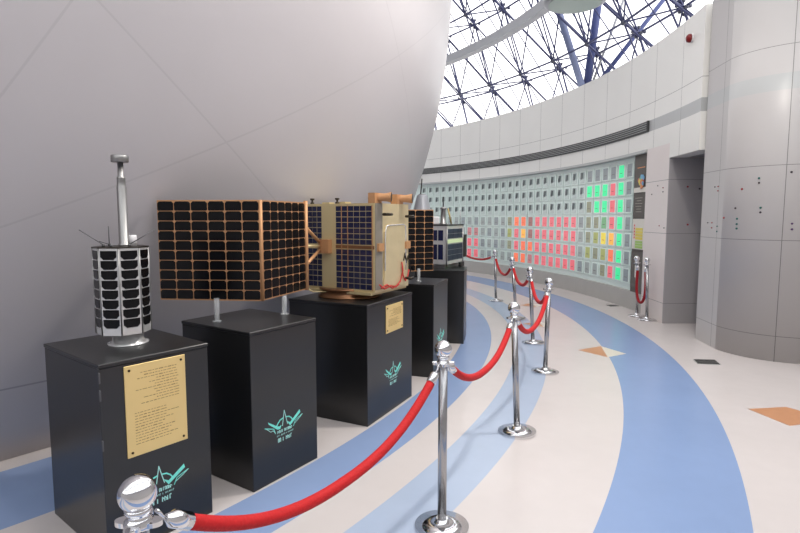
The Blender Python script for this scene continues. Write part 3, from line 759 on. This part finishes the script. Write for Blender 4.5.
# ================================================================== STANCHIONS AND ROPES
SH = .965; HOOKZ = .855
def make_stanchion():
    o = empty('stanchion_post')
    MB().lathe([(.138, 0), (.138, .013)], 56, smooth=False).lathe([(.1376, .0131), (.06, .028)], 56).lathe([(.0597, .0281), (.034, .036), (.03, .05)], 56).build('base', M['chrome'], o)
    MB().lathe([(.0225, .03), (.0225, .845)], 24).build('pole', M['steel'], o)
    n = 32; mb = MB()
    pts = []
    for k in range(n*2):
        a = 2*PI*k/(n*2); r = .043+.013*math.cos(4*a); pts.append((r*math.cos(a), r*math.sin(a)))
    mb.prism(pts, .845, .857); mb.build('collar', M['chrome'], o)
    MB().lathe([(.03, .838), (.034, .846), (.034, .856), (.026, .864), (.022, .872), (.03, .878), (.031, .886), (.024, .892)], 28).build('neck', M['chrome'], o)
    MB().sphere((0, 0, SH-.043), .0435, 16).build('finial_ball', M['chrome'], o)
    return o
st = [  # x, y, tilt dx at the top, label
    (-.618, 1.20, 0, 'nearest chrome stanchion, its ball cut off below by the photo edge before the first plinth'),
    (.213, 2.577, .0, 'chrome stanchion standing before the widest plinth, second along the rope line'),
    (.858, 3.78, -.042, 'chrome stanchion at the middle of the rope line, third from the near end'),
    (1.475, 5.30, .02, 'chrome stanchion leaning slightly right, fourth along the rope line'),
    (1.664, 6.553, -.06, 'chrome stanchion fifth along the rope line, behind the right-leaning one'),
    (1.801, 8.129, -.09, 'chrome stanchion sixth along the rope line, partly behind the middle post'),
    (1.80, 9.90, -.035, 'chrome stanchion seventh along the rope line, the farthest with its base in view'),
    (1.30, 12.0, 0, 'chrome stanchion last along the rope line, behind the small cube satellite'),
    (3.765, 8.36, -.04, 'chrome stanchion by the lower brown board, left one of the wall pair'),
    (3.77, 8.03, -.035, 'chrome stanchion by the wall pier, right one of the wall pair'),
]
tops = []
sp0 = make_stanchion()
for i, (X, Y, dx, lb) in enumerate(st):
    o = sp0 if i == 0 else dup(sp0)
    o.location = (X, Y, 0); o.rotation_euler = (0, math.asin(dx/SH), 0)
    tag(o, lb, 'stanchion', 'chrome stanchions')
    Rm = Matrix.Rotation(math.asin(dx/SH), 3, 'Y'); tops.append((Vector((X, Y, 0)), Rm))
def rope(i, j, sag, label, mm, U=False, tm=.5):
    a0 = tops[i][0]+tops[i][1] @ Vector((0, 0, HOOKZ)); b0 = tops[j][0]+tops[j][1] @ Vector((0, 0, HOOKZ))
    d = Vector((b0.x-a0.x, b0.y-a0.y, 0)).normalized()
    a = a0+d*.045-Vector((0, 0, .008)); b = b0-d*.045-Vector((0, 0, .008)); mid = (a+b)/2
    N = 40; pts = []
    for k in range(N+1):
        s = -1+2*k/N
        if U:
            th = PI*(k/N); u = -math.cos(th); zz = -sag*math.sin(th)**.8
            w = 1+.75*math.sin(th)
            pts.append(mid+(b-a)*.5*u*w+Vector((0, 0, zz)))
        else:
            pts.append(a.lerp(b, (s+1)/2)+Vector((0, 0, -sag*(1-abs(s)**2.3))))
    # arc length
    o = empty('barrier_rope', pts[0], (0, 0, 0), label, 'rope', 'red barrier ropes')
    q = [p-pts[0] for p in pts]; acc = [0]
    for p1, p2 in zip(q, q[1:]): acc.append(acc[-1]+(p2-p1).length)
    T = acc[-1]
    def at(s):
        for k in range(N):
            if acc[k+1] >= s: return q[k].lerp(q[k+1], (s-acc[k])/max(1e-9, acc[k+1]-acc[k]))
        return q[-1]
    hk, cp = .035, .10
    MB().tube([at(cp+(T-2*cp)*k/40) for k in range(41)], .0205, 14).build('velvet_tube', mm, o)
    for s0, sg in ((0, 1), (T, -1)):
        MB().tube([at(s0+sg*hk*.9), at(s0+sg*(hk+.012)), at(s0+sg*(hk+.02)), at(s0+sg*(cp+.01))], [.008, .016, .0225, .0235], 16).build('end_cap', M['chrome'], o)
        MB().tube([at(s0)+Vector((0, 0, .012)), at(s0+sg*.012)+Vector((0, 0, .008)), at(s0+sg*.02), at(s0+sg*hk)], .005, 8).build('hook', M['chrome'], o)
rl = ['red velvet rope nearest the viewer, ending at the post before the widest plinth', 'red velvet rope from the post before the widest plinth to the middle post',
      'red velvet rope from the middle post to the post leaning right', 'red velvet rope from the post leaning right to the fifth post behind it',
      'red velvet rope from the fifth post to the sixth', 'red velvet rope from the sixth post to the seventh', 'red velvet rope running from the seventh post behind the small cube satellite']
for i in range(7): rope(i, i+1, [.25, .21, .23, .22, .2, .24, .13][i], rl[i], M['rope'])
rope(8, 9, .60, 'dark red rope hanging in a deep loop between the two posts at the wall', M['rope2'], U=True)

# ================================================================== LIGHT, CAMERA
w = bpy.data.worlds.new('daylight'); bpy.context.scene.world = w; w.use_nodes = True
nt = w.node_tree; bg = nt.nodes['Background']
tc = nt.nodes.new('ShaderNodeTexCoord'); spx = nt.nodes.new('ShaderNodeSeparateXYZ'); nt.links.new(tc.outputs['Generated'], spx.inputs[0])
rp = nt.nodes.new('ShaderNodeValToRGB'); rp.color_ramp.elements[0].position = .0; rp.color_ramp.elements[0].color = (1, .98, .96, 1)
rp.color_ramp.elements[1].position = .8; rp.color_ramp.elements[1].color = (.97, .985, 1, 1)
nt.links.new(spx.outputs[2], rp.inputs[0]); nt.links.new(rp.outputs[0], bg.inputs['Color']); bg.inputs['Strength'].default_value = 2.55
def flood(a, r, z, tgt, watts, lb):
    p = pol(r, a, z); q = (Vector(tgt)-p).to_track_quat('-Z', 'Y')
    o = empty('floodlight', p, label=lb, cat='floodlight', group='warm floodlights under the ring beam')
    o.rotation_euler = q.to_euler()
    MB().lathe([(.16, 0), (.16, .10), (.10, .16)], 28).build('housing', M['blk'], o)
    MB().lathe([(.15, -.004), (.15, 0)], 28).build('lens', M['white'], o)
    MB().tube([(0, 0, .14), Vector((0, 0, .14))+q.inverted() @ Vector((0, 0, 5.73-z-.1))], .02, 8).build('bracket', M['blk'], o)
    l = bpy.data.lights.new('floodlamp', 'AREA'); l.shape = 'DISK'; l.size = .28; l.energy = watts; l.color = (1, .93, .85)
    lo = bpy.data.objects.new('floodlamp', l); C.objects.link(lo); lo.parent = o; lo.location = (0, 0, -.02)
flood(-37, 12, 5.45, (-2.0, 3.6, 1.5), 36, 'black floodlight hanging from the ring beam above the octagonal satellite')
flood(-22, 12, 5.45, (-1.0, 4.7, 1.7), 150, 'black floodlight hanging from the ring beam above the gold satellite')
cam = bpy.data.cameras.new('camera'); co = bpy.data.objects.new('camera', cam); C.objects.link(co)
co.location = (0, 0, 1.57); co.rotation_euler = (math.atan2(533, 49.5), 0, 0)
cam.sensor_width = 36; cam.lens = 36*533/800; cam.clip_start = .05; cam.clip_end = 200
s = bpy.context.scene; s.camera = co
s.view_settings.view_transform = 'Standard'; s.view_settings.look = 'None'; s.view_settings.exposure = 0; s.view_settings.gamma = 1
s.view_settings.use_curve_mapping = False
